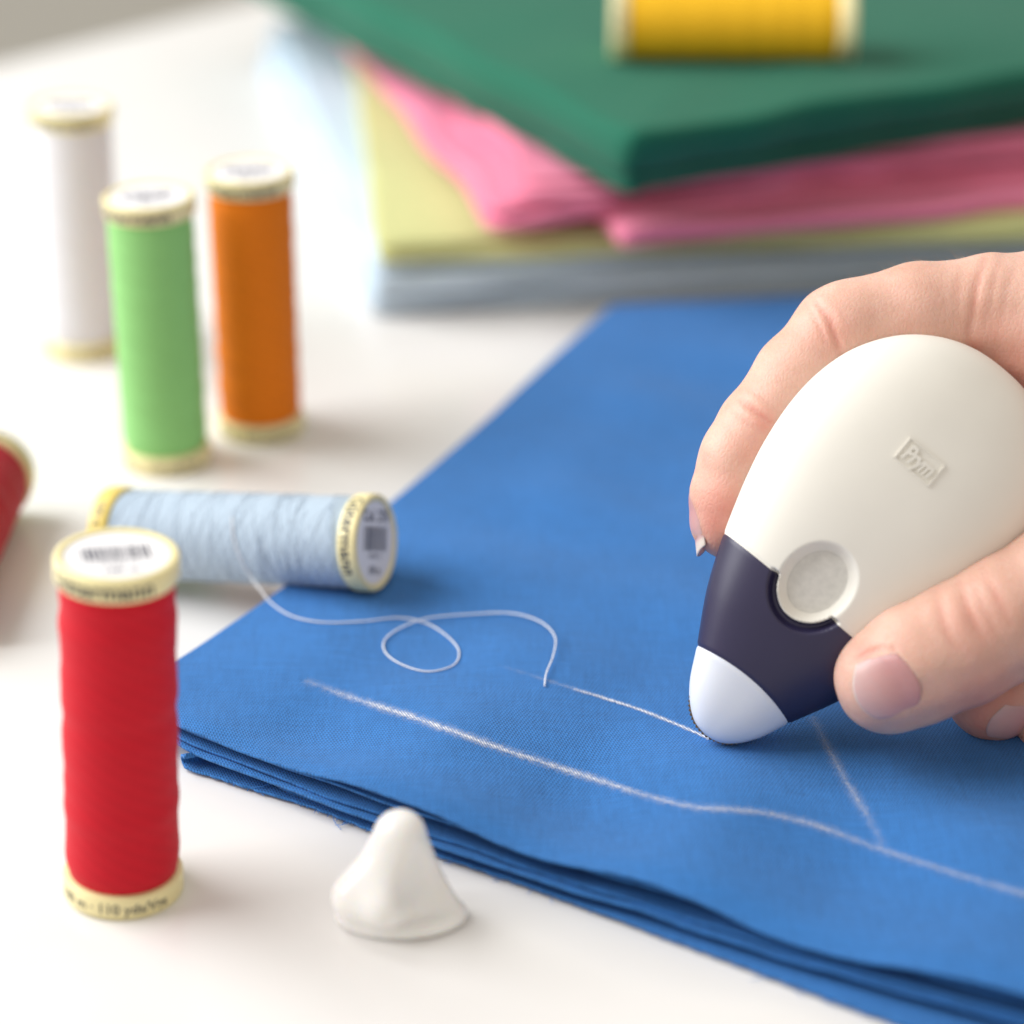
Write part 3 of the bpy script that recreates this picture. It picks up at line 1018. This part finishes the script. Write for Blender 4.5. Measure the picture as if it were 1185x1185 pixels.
# raised logo on the body
def egg_height(s, d):
    w = np.interp(s, half[:, 0], half[:, 1]); c = np.interp(s, half[:, 0], cen)
    x = np.clip(np.abs((d - c) / w), 0, 0.999)
    cph = x ** (1 / e_)
    return 88 * (w / 162) ** 0.80 * np.sqrt(1 - cph ** 2) ** e_
def logo():
    o = np.array([1051 - 933, -(536 - 697)], float)       # centre in tool pixels (x right, y up)
    oc = np.array([o @ AX, o @ PX])                       # s, d
    parts = []
    def solid(poly2, faces, h=0.30):
        """poly2 in (along d, along s) px relative to the logo centre"""
        s = oc[0] + poly2[:, 1]; d = oc[1] + poly2[:, 0]
        base = to_local(s, d, egg_height(s, d))
        top = base + [0, 0, h]
        n = len(base)
        vs = np.r_[base - [0, 0, 0.1], top]
        fs = [tuple(i + n for i in f) for f in faces]
        cnt = {}
        for f in faces:
            for a, b in zip(f, f[1:] + f[:1]):
                cnt[(a, b)] = 1
        for (a, b) in cnt:
            if (b, a) not in cnt:
                fs.append((a, b, b + n, a + n))
        parts.append((vs, fs))
    v, f = text_geo('Prym', 25, 0.9, 0.8)
    v = v * [0.80, 1.12]
    v[:, 0] += v[:, 1] * 0.18
    solid(v + [0, -0.5], f)
    w, h = 25.5, 15.5
    for (x0, x1, y0, y1) in ((-w, w, h - 1.6, h), (-w, w, -h, -h + 1.6), (-w, -w + 1.6, -h, h), (w - 1.6, w, -h, h)):
        n = 8
        xs = np.linspace(x0, x1, n); 
        P = np.array([(x, y) for x in xs for y in np.linspace(y0, y1, n)])
        solid(P, [(i * n + j, (i + 1) * n + j, (i + 1) * n + j + 1, i * n + j + 1) for i in range(n - 1) for j in range(n - 1)], 0.28)
    V, Fc = merge(parts)
    W = V[:, :1] * EX + V[:, 1:2] * EY + V[:, 2:3] * EZ
    return W, Fc
lv, lf = logo()
obj('logo', lv, lf, M_CREAM, tool, smooth=False)

# toothed chalk wheel peeking out under the tip
def wheel():
    n = 56
    c2 = np.array([844 - 933, -(814 - 697)], float) * K
    vs, fs = [], []
    R0 = 48.0 * K
    for zz in (-0.35, 0.35):
        for k in range(n * 2):
            a = 2 * math.pi * k / (n * 2)
            r = R0 if k % 2 else R0 * 0.955
            vs.append((c2[0] + r * math.cos(a), c2[1] + r * math.sin(a), zz))
    m = n * 2
    for k in range(m):
        fs.append((k, (k + 1) % m, m + (k + 1) % m, m + k))
    fs.append(tuple(range(m))[::-1]); fs.append(tuple(range(m, 2 * m)))
    V = np.array(vs)
    return V[:, :1] * EX + V[:, 1:2] * EY + V[:, 2:3] * EZ, fs
wv, wf = wheel()
obj('toothed_wheel', wv, wf, M_WHEEL, tool, smooth=False)

# ------------------------------------------------------------------ white cap standing on the table
def surface_nets(Fv, org, h):
    s = Fv < 0
    nx, ny, nz_ = Fv.shape
    c = [(i, j, k) for i in (0, 1) for j in (0, 1) for k in (0, 1)]
    sl = lambda i, j, k: (slice(i, nx - 1 + i), slice(j, ny - 1 + j), slice(k, nz_ - 1 + k))
    cnt = sum(s[sl(*q)].astype(np.int8) for q in c)
    act = (cnt > 0) & (cnt < 8)
    acc = np.zeros(act.shape + (3,), np.float32); num = np.zeros(act.shape, np.float32)
    for a in c:
        for ax in range(3):
            if a[ax] == 0:
                b = list(a); b[ax] = 1
                fa, fb = Fv[sl(*a)], Fv[sl(*b)]
                cr = (fa < 0) != (fb < 0)
                t = np.where(cr, fa / np.where(cr, fa - fb, 1), 0)
                p = np.zeros(act.shape + (3,), np.float32) + np.array(a, np.float32)
                p[..., ax] = t
                acc += np.where(cr[..., None], p, 0); num += cr
    idx = -np.ones(act.shape, int)
    ijk = np.argwhere(act)
    idx[act] = np.arange(len(ijk))
    V = org + h * (ijk + acc[act] / num[act][:, None])
    faces = []
    for ax in range(3):
        o = [a for a in range(3) if a != ax]
        s0 = [slice(1, -1)] * 3; s1 = [slice(1, -1)] * 3
        s0[ax] = slice(0, -1); s1[ax] = slice(1, None)
        A = s[tuple(s0)]; B = s[tuple(s1)]
        E = np.argwhere(A != B)
        base = E.copy(); base[:, o[0]] += 1; base[:, o[1]] += 1
        def g(da, db):
            q = base.copy(); q[:, o[0]] += da; q[:, o[1]] += db
            return idx[q[:, 0], q[:, 1], q[:, 2]]
        Q = np.stack([g(-1, -1), g(0, -1), g(0, 0), g(-1, 0)], -1)
        inside_first = A[tuple(E.T)]
        rev = inside_first if ax != 1 else ~inside_first
        Q[~rev] = Q[~rev][:, ::-1]
        faces.append(Q[(Q >= 0).all(1)])
    return V, np.concatenate(faces)

def smin(a, b, k):
    h = np.clip(0.5 + 0.5 * (b - a) / k, 0, 1)
    return b + (a - b) * h - k * h * (1 - h)

def capsule(P, a, b, ra, rb):
    ab = b - a
    t = np.clip(((P - a) @ ab) / (ab @ ab), 0, 1)
    return np.linalg.norm(P - a - t[:, None] * ab, axis=1) - (ra + t * (rb - ra))

def chain(P, pts, k=2.0):
    d = None
    for (a, b) in zip(pts, pts[1:]):
        q = capsule(P, np.array(a[:3], float), np.array(b[:3], float), a[3], b[3])
        d = q if d is None else smin(d, q, k)
    return d

def newton(f, V, it=3, eps=0.05):
    for _ in range(it):
        d = f(V)
        g = np.stack([(f(V + e) - f(V - e)) / (2 * eps) for e in np.eye(3) * eps], -1)
        V = V - g * (d / np.maximum(np.sum(g * g, 1), 0.15))[:, None]
    return V

def sdf_grid(f, lo, hi, h):
    xs = [np.arange(lo[i], hi[i], h) for i in range(3)]
    out = np.empty([len(x) for x in xs], np.float32)
    YZ = np.stack(np.meshgrid(xs[1], xs[2], indexing='ij'), -1).reshape(-1, 2)
    for i, x in enumerate(xs[0]):
        out[i] = f(np.c_[np.full(len(YZ), x), YZ]).reshape(len(xs[1]), len(xs[2]))
    return out

capc = at(464, 1064, 0.0)
def cap_f(P):
    """tip cover: flat-based cone with a blunt nose, broad left shoulder and a hollow right flank"""
    P = P / np.array([0.90, 0.90, 0.87])
    x, y, z = P[:, 0], P[:, 1], P[:, 2]
    d = capsule(P, np.array([-0.2, 1.0, 4.5]), np.array([0.1, 0.6, 15.0]), 5.4, 3.9)
    d = smin(d, capsule(P, np.array([-6.0, -1.5, 5.2]), np.array([-0.6, 0.6, 13.0]), 4.2, 3.2), 2.0)
    d = smin(d, capsule(P, np.array([-2.2, -3.9, 5.6]), np.array([-0.8, 0.2, 11.5]), 3.9, 3.0), 2.0)
    d = smin(d, capsule(P, np.array([7.2, 0.4, 1.4]), np.array([1.4, 0.8, 10.5]), 2.2, 2.6), 3.4)
    flange = np.maximum(np.hypot(x / 1.12, (y - 0.3) / 0.72) - 8.6, np.abs(z - 0.9) - 0.6)
    d = smin(d, flange * 0.8, 1.2)
    c2 = np.linalg.norm(P - np.array([8.6, -8.2, 9.6]), axis=1) - 8.9       # hollow on the right
    d = -smin(-d, c2, 1.6)
    d = smin(d, flange * 0.8, 0.8)
    return np.maximum(d, 0.0 - z)
Fv = sdf_grid(cap_f, (-14, -12, -1.03), (14, 12, 21), 0.45)
cv, cf = surface_nets(Fv, np.array([-14, -12, -1.03]), 0.45)
cz = cv[:, 2].copy()
cap = obj('tip_cover', cv, cf.tolist(), M_CAPW, loc=capc)
sm = cap.modifiers.new('smooth', 'SMOOTH'); sm.factor = 0.5; sm.iterations = 6
tag(cap, 'small white tooth shaped tip cover standing on the table in front of the cloth', 'tip cover')

# ------------------------------------------------------------------ hand
def cp(px, py, z=0.0):
    """photo pixel and height z (photo px towards the viewer) -> tool-local mm"""
    depth = DM - z * K
    w = CAM + ray(px, py) * depth - C0
    return np.array([w @ EX, w @ EY, w @ EZ])
def hp(px, py, z, r):
    return (*cp(px, py, z), r * K)

IDX = [hp(1240, 372, -64, 84), hp(1150, 362, -66, 69), hp(1060, 367, -68, 63), hp(985, 386, -70, 62)]
IDX2 = [hp(985, 386, -70, 62), hp(976, 391, -70, 62.5), hp(930, 439, -66, 58), hp(886, 497, -58, 56)]
IDX3 = [hp(886, 497, -58, 56), hp(862, 534, -55, 54.5), hp(850, 577, -53, 51.5), hp(844, 602, -52, 46)]
THB = [hp(1030, 785, 66, 63), hp(1062, 767, 66, 68.5), hp(1110, 745, 62, 71), hp(1160, 717, 60, 71), hp(1230, 680, 54, 74), hp(1330, 610, 30, 92)]
PALM = [hp(1240, 385, -64, 92), hp(1340, 440, -70, 125), hp(1430, 520, -60, 160)]
PALM2 = [hp(1330, 610, 30, 92), hp(1430, 540, -20, 150), hp(1600, 470, -40, 150)]
PALM3 = [hp(1360, 500, -110, 100), hp(1480, 520, -90, 150), hp(1600, 470, -60, 155)]
ARM = [hp(1600, 470, -50, 165), hp(1780, 440, -50, 185), hp(1980, 400, -50, 205)]
WEB = [hp(1240, 400, -45, 62), hp(1330, 520, -10, 62), hp(1345, 600, 20, 70)]
MID = [hp(1400, 560, -130, 90), hp(1275, 640, -165, 62), hp(1225, 720, -140, 58), hp(1190, 780, -80, 54), hp(1150, 806, -42, 49), hp(1138, 808, -34, 43)]
RNG = [hp(1450, 620, -130, 90), hp(1330, 700, -170, 60), hp(1275, 790, -130, 56), hp(1245, 830, -70, 52), hp(1228, 842, -40, 46), hp(1222, 845, -34, 42)]

def chain2(P, pts, k=2.0):
    return chain(P, pts, k)
def hand_f(P):
    i = smin(smin(chain(P, IDX, 1.2), chain(P, IDX2, 1.2), 1.0), chain(P, IDX3, 1.0), 1.0)
    t = chain(P, THB, 1.5)
    palm = smin(smin(chain(P, PALM, 3), chain(P, PALM2, 3), 6), smin(chain(P, PALM3, 3), chain(P, ARM, 5), 8), 8)
    palm = smin(palm, chain(P, WEB, 3), 5)
    m = chain(P, MID, 1.5)
    rg = chain(P, RNG, 1.5)
    d = smin(palm, i, 5.0)
    d = smin(d, t, 5.0)
    d = smin(d, m, 0.8)
    d = smin(d, rg, 0.8)
    return d

# creases: polylines in photo pixels (front-facing skin), depth mm, width mm
CREASE = [
    ([(946, 352), (960, 372), (968, 392), (974, 410)], 0.50, 0.55),
    ([(933, 352), (948, 376), (957, 398)], 0.22, 0.4),
    ([(958, 356), (972, 380), (984, 398)], 0.22, 0.4),
    ([(858, 464), (872, 474), (886, 484), (900, 494)], 0.55, 0.55),
    ([(846, 478), (864, 490), (886, 506)], 0.22, 0.4),
    ([(868, 450), (888, 466), (906, 480)], 0.15, 0.4),
    ([(1140, 300), (1131, 330), (1126, 362), (1122, 392), (1126, 410)], 0.28, 0.6),
    ([(1158, 300), (1150, 330), (1146, 365)], 0.10, 0.5),
    ([(1176, 304), (1165, 340), (1160, 372)], 0.08, 0.5),
    ([(1112, 310), (1108, 340), (1110, 372)], 0.10, 0.6),
    ([(1085, 686), (1090, 712), (1100, 738), (1116, 760)], 0.28, 0.9),
    ([(1112, 676), (1120, 702), (1132, 728), (1146, 752)], 0.36, 0.9),
    ([(1128, 672), (1138, 700), (1150, 724), (1160, 742)], 0.22, 0.7),
    ([(1140, 668), (1155, 694), (1168, 720)], 0.28, 0.9),
    ([(984, 768), (1000, 758), (1016, 751), (1032, 751)], 0.35, 0.5),
    ([(1034, 752), (1046, 776), (1057, 790), (1066, 802)], 0.35, 0.5),
]
CR = []
for pts, dp, w in CREASE:
    c2 = catmull(np.array(pts, float), 26)
    CR.append((np.array([cp(x, y, 0)[:2] for x, y in c2]), dp, w))
persp = lambda P: P[:, :2] * (DM / (DM - P[:, 2]))[:, None] + (np.array([C0 @ EX - CAM @ EX, (C0 - CAM) @ EY]) * (P[:, 2] / (DM - P[:, 2]))[:, None])
skin_n = waves(77, 10, 9, 0.10)
def crease_d(P):
    Q = persp(P)
    out = np.zeros(len(P))
    for c2, dp, w in CR:
        lo = c2.min(0) - 3 * w; hi = c2.max(0) + 3 * w
        sel = np.where((Q[:, 0] > lo[0]) & (Q[:, 0] < hi[0]) & (Q[:, 1] > lo[1]) & (Q[:, 1] < hi[1]))[0]
        if not len(sel):
            continue
        dd = np.sqrt(((Q[sel][:, None] - c2[None]) ** 2).sum(2))
        k = dd.argmin(1); dm = dd.min(1)
        taper = np.sin(np.pi * np.clip(k / 25.0, 0.06, 0.94)) ** 0.5
        out[sel] += dp * taper * (np.exp(-(dm / w) ** 2) - 0.15 * np.exp(-((dm - 2.0 * w) / (0.9 * w)) ** 2))
    return out * 0.75

lo = cp(770, 900, 0) + [0, -4, -34]; lo[2] = -34; hi = cp(1900, 240, 0); hi[2] = 30
hi[1] += 8
h = 0.8
Fv = sdf_grid(hand_f, lo, hi, h)
hv, hf = surface_nets(Fv, lo, h)
hv = newton(hand_f, hv, 2)
me = bpy.data.meshes.new('tmp'); me.from_pydata((hv).tolist(), [], hf.tolist())
tmp = bpy.data.objects.new('tmp', me); coll.objects.link(tmp)
sm = tmp.modifiers.new('s', 'SMOOTH'); sm.iterations = 2; sm.factor = 0.5
ss = tmp.modifiers.new('u', 'SUBSURF'); ss.levels = 1; ss.render_levels = 1
bpy.context.view_layer.update()
em = tmp.evaluated_get(bpy.context.evaluated_depsgraph_get()).to_mesh()
hv = np.array([v.co[:] for v in em.vertices]); hf = [tuple(p.vertices) for p in em.polygons]
bpy.data.objects.remove(tmp)
# refine the part in view once more
hv = newton(hand_f, hv, 1)
eps = 0.1
hn = np.stack([hand_f(hv + e) - hand_f(hv - e) for e in np.eye(3) * eps], -1)
hn /= np.linalg.norm(hn, axis=1)[:, None] + 1e-9
front = np.clip(hn[:, 2] * 2 + 0.6, 0, 1)
cd_ = crease_d(hv) * front
hv = hv - hn * cd_[:, None] + hn * (skin_n(hv[:, 0] * 1.0, hv[:, 1] + hv[:, 2]))[:, None] * 0.8

def skin_mat():
    g = N('skin')
    red = g.n('ShaderNodeAttribute', attribute_name='redness')
    n1 = g.noise(g.coord(), 130, 5, 0.65)
    n2 = g.noise(g.coord(), 420, 3, 0.6)
    base = g.ramp(n1, [(0.28, (0.63, 0.365, 0.275)), (0.72, (0.755, 0.485, 0.39))])
    mix = g.n('ShaderNodeMixRGB', blend_type='MIX')
    g.link(g.math('MULTIPLY', red.outputs['Fac'], g.math('MULTIPLY_ADD', n2, 0.6, 0.7), clamp=True), mix.inputs['Fac'])
    g.link(base, mix.inputs['Color1'])
    mix.inputs['Color2'].default_value = (0.62, 0.22, 0.165, 1)
    g.base(mix.outputs['Color'])
    vor = g.n('ShaderNodeTexVoronoi', feature='DISTANCE_TO_EDGE')
    vor.inputs['Scale'].default_value = 1500
    mp = g.coord((1, 1, 0.6))
    g.link(mp, vor.inputs['Vector'])
    hgt = g.math('ADD', g.math('MULTIPLY', g.math('MINIMUM', vor.outputs['Distance'], 0.25), 1.6), g.math('MULTIPLY', g.noise(g.coord(), 1100, 4, 0.65), 0.7))
    g.bump(hgt, 0.40, 0.00016)
    g.set(Roughness=0.48)
    g.p.inputs['Specular IOR Level'].default_value = 0.4
    g.p.inputs['Subsurface Weight'].default_value = 0.5
    g.p.inputs['Subsurface Radius'].default_value = (1.0, 0.36, 0.2)
    g.p.inputs['Subsurface Scale'].default_value = 0.0022
    return g.m
M_SKIN = skin_mat()
def TW(V):
    V = np.asarray(V, float)
    return V[:, :1] * EX + V[:, 1:2] * EY + V[:, 2:3] * EZ
hand = obj('hand', TW(hv), hf, M_SKIN, loc=C0)
tag(hand, 'bare hand gripping the cream chalk marker between thumb and bent index finger', 'hand')
Q = persp(hv)
red = np.zeros(len(hv))
def blush(px, py, rx, amt):
    global red
    c2 = cp(px, py, 0)[:2]
    red = np.maximum(red, amt * np.exp(-(((Q - c2) / (rx * K)) ** 2).sum(1)))
for b in [(838, 600, 45, 0.75), (850, 640, 30, 0.7), (880, 520, 34, 0.35), (884, 490, 18, 0.5), (962, 385, 26, 0.35), (1150, 390, 40, 0.30), (1180, 430, 55, 0.45), (1128, 400, 14, 0.5),
          (1000, 756, 14, 0.55), (1040, 800, 60, 0.12), (1130, 725, 42, 0.30), (1150, 830, 55, 0.75), (1060, 400, 60, 0.12)]:
    blush(*b)
red = np.maximum(red, np.clip(cd_ * 1.9, 0, 0.75))
ra = hand.data.attributes.new('redness', 'FLOAT', 'POINT')
ra.data.foreach_set('value', red)

# nails
def nail_mat(name, col, tipcol):
    g = N(name)
    t = g.n('ShaderNodeAttribute', attribute_name='free_edge')
    n1 = g.noise(g.coord(), 160, 3)
    a = g.ramp(n1, [(0.3, tuple(c * 0.93 for c in col)), (0.7, tuple(min(1, c * 1.06) for c in col))])
    mix = g.n('ShaderNodeMixRGB', blend_type='MIX')
    g.link(t.outputs['Fac'], mix.inputs['Fac'])
    g.link(a, mix.inputs['Color1'])
    mix.inputs['Color2'].default_value = (*tipcol, 1)
    g.base(mix.outputs['Color'])
    g.bump(g.noise(g.coord(), 700, 2), 0.08, 0.00006)
    g.set(Roughness=0.38)
    g.p.inputs['Subsurface Weight'].default_value = 0.4
    g.p.inputs['Subsurface Radius'].default_value = (1.0, 0.4, 0.3)
    g.p.inputs['Subsurface Scale'].default_value = 0.0012
    return g.m
M_NAIL = nail_mat('nail', (0.57, 0.28, 0.275), (0.76, 0.60, 0.53))

HAND_F = hand_f
def nail(center, normal, toward, W, L, free=0.0, lift=0.22, na=26, nb=26, snap=False, curl=0.35, fn=None):
    hand_f = fn or HAND_F
    """nail plate laid on the finger: center (local mm, near the surface), outward normal, direction to the finger tip"""
    center = np.array(center, float)
    if snap:
        center = newton(hand_f, center[None], 6)[0]
        normal = nz(np.array([(hand_f((center + e)[None]) - hand_f((center - e)[None]))[0] for e in np.eye(3) * 0.2]))
    n = nz(normal); l = nz(np.array(toward) - n * np.dot(toward, n)); w = np.cross(n, l)
    V = np.zeros((na, nb, 3)); fe = np.zeros((na, nb))
    aa = np.linspace(-0.5, 0.5, na); bb = np.linspace(-1, 1, nb)
    prev = None
    for i, a in enumerate(aa):
        # rounded plate outline
        half_w = W / 2 * (1 - 0.10 * (2 * a) ** 2)
        row = []
        for b in bb:
            cl = a * L - (0.16 * L * (b * b) if a < 0 else 0.20 * L * (b * b)) * (abs(a) * 2)  * (1 if a > 0 else -1) * (1 if a > 0 else 1)
            p = np.array(center) + l * cl + w * b * half_w
            row.append(p + n * 4.0)
        row = np.array(row)
        t = np.zeros(nb)
        for _ in range(24):
            d = hand_f(row - n * t[:, None])
            t = t + np.clip(d, -1, 1) * 0.8
        hit = np.abs(hand_f(row - n * t[:, None])) < 0.1
        q = row - n * t[:, None]
        if prev is not None:
            drop = np.sum((q - prev) * -n, 1)
            step = L / (na - 1)
            lim = step * 0.75 if a > 0.5 - free else step * 1.1
            bad = (~hit) | (drop > lim) | (a > 0.5 - free)
            ext = prev + l * (step * (1 - 0.35 * np.abs(bb) ** 3))[:, None] - n * np.minimum(step * curl, lim)
            q = np.where(bad[:, None], ext, q)
        prev = q
        edge = np.clip((1 - np.abs(bb)) / 0.16, 0, 1); e2 = np.clip((a + 0.5) / 0.10, 0, 1); 
        lf_ = lift * np.minimum(np.sqrt(edge), 1) * (0.25 + 0.75 * math.sqrt(e2)) - 0.04 * (1 - edge)
        V[i] = q + n * lf_[:, None]
        fe[i] = 0.35 * np.clip((a + 0.2) / 0.7, 0, 1) + (0.65 * np.clip((a - (0.5 - free)) / 0.05, 0, 1) if free > 0 else 0)
    top = V.reshape(-1, 3)
    bot = (V - n * 0.28).reshape(-1, 3)
    f1 = grid_faces(na, nb); m = len(top)
    f2 = [tuple(i + m for i in q[::-1]) for q in f1]
    side = []
    loop = [j for j in range(nb)] + [i * nb + nb - 1 for i in range(1, na)] + [(na - 1) * nb + j for j in range(nb - 2, -1, -1)] + [i * nb for i in range(na - 2, 0, -1)]
    for a, b in zip(loop, loop[1:] + loop[:1]):
        side.append((b, a, a + m, b + m))
    o = obj('nail', TW(np.r_[top, bot]), f1 + f2 + side, M_NAIL, hand)
    bm = bmesh.new(); bm.from_mesh(o.data); bmesh.ops.recalc_face_normals(bm, faces=bm.faces); bm.to_mesh(o.data); bm.free()
    at2 = o.data.attributes.new('free_edge', 'FLOAT', 'POINT')
    at2.data.foreach_set('value', np.r_[fe.ravel(), fe.ravel()])
    return o
# thumb: nail faces the viewer, pointing down-left to the tip
nail(cp(1026, 797, 120), (-0.06, -0.40, 0.91), (-0.88, -0.40, -0.1), 8.5, 9.2, free=0.04, lift=0.17, curl=0.8)
# index: seen edge-on at the left of the finger tip, free edge below
nail(cp(800, 606, -63), (-0.94, 0.0, -0.36), (0.10, -1.0, 0.02), 8.1, 9.6, free=0.20, lift=0.12, curl=0.10)
# middle finger under the thumb
nail(cp(1176, 846, 0), (0.28, -0.72, 0.62), (-0.9, 0.25, 0.2), 7.0, 8.0, free=0.0, lift=0.14, snap=True, fn=lambda P: chain(P, MID, 1.5))

# fine hairs on the back of the index finger
def hairs():
    r = np.random.default_rng(9)
    parts = []
    for _ in range(45):
        px = r.uniform(985, 1125); py = np.interp(px, [985, 1020, 1053, 1088, 1122], [320, 309, 300, 293, 289]) + r.uniform(-2, 26)
        p = newton(hand_f, cp(px, py, r.uniform(-70, -30))[None] + [0, 0.5, 0], 5)[0]
        g = nz(np.array([(hand_f((p + e)[None]) - hand_f((p - e)[None]))[0] for e in np.eye(3) * 0.2]))
        t = nz(np.array([-0.8, 0.25, 0.1]) + r.normal(0, 0.25, 3))
        L = r.uniform(0.8, 1.7); q = np.linspace(0, 1, 6)[:, None]
        parts.append(tube(p - g * 0.05 + L * q * (g * 0.45 + t * (0.4 + 0.5 * q)), np.linspace(0.014, 0.004, 6), 4))
    return merge(parts)
M_HAIR = plain('fine_hair', (0.72, 0.56, 0.42), 0.5, 0.1, 500)
qv, qf = hairs()
fh = obj('fine_hair', TW(qv), qf, M_HAIR, hand)
fh['kind'] = 'stuff'

# frayed yarn ends along the raw cloth edges
def fray():
    r = np.random.default_rng(12)
    parts = []
    for crv, zz, n in ((bot3, 0.5, 120), (low3, 1.4, 50)):
        for _ in range(n):
            i = int(r.integers(20, 400)); p = np.array([*crv[i], zz if zz < 1 else (3.2 if i < 30 else 1.35)])
            t = crv[min(i + 3, 419)] - crv[i - 3]; t = np.array([*nz(t), 0]); o = np.array([t[1], -t[0], 0])
            L = r.uniform(0.25, 0.9) if r.random() < 0.88 else r.uniform(1.2, 2.6); q = np.linspace(0, 1, 7)[:, None]
            d = nz(o + t * r.normal(0, 0.9)); c = t * r.normal(0, 0.6)
            parts.append(tube(p - o * 0.3 + L * q * (d + c * q) + np.array([0, 0, -0.2 * min(zz, 0.8)]) * q, np.linspace(0.07, 0.04, 7), 5))
    return merge(parts)
yv, yf = fray()
fy = obj('frayed_yarn', yv - B0, yf, plain('blue_yarn', (0.05, 0.22, 0.60), 0.8, 0.15, 900), blue)
fy['kind'] = 'stuff'

# report how far the hand sinks into the tool (mm)
if __name__ == '__main__':
    pen = hand_f(G.reshape(-1, 3)[::7])
    print('hand/tool deepest overlap mm', float(pen.min()), 'verts', len(hv))
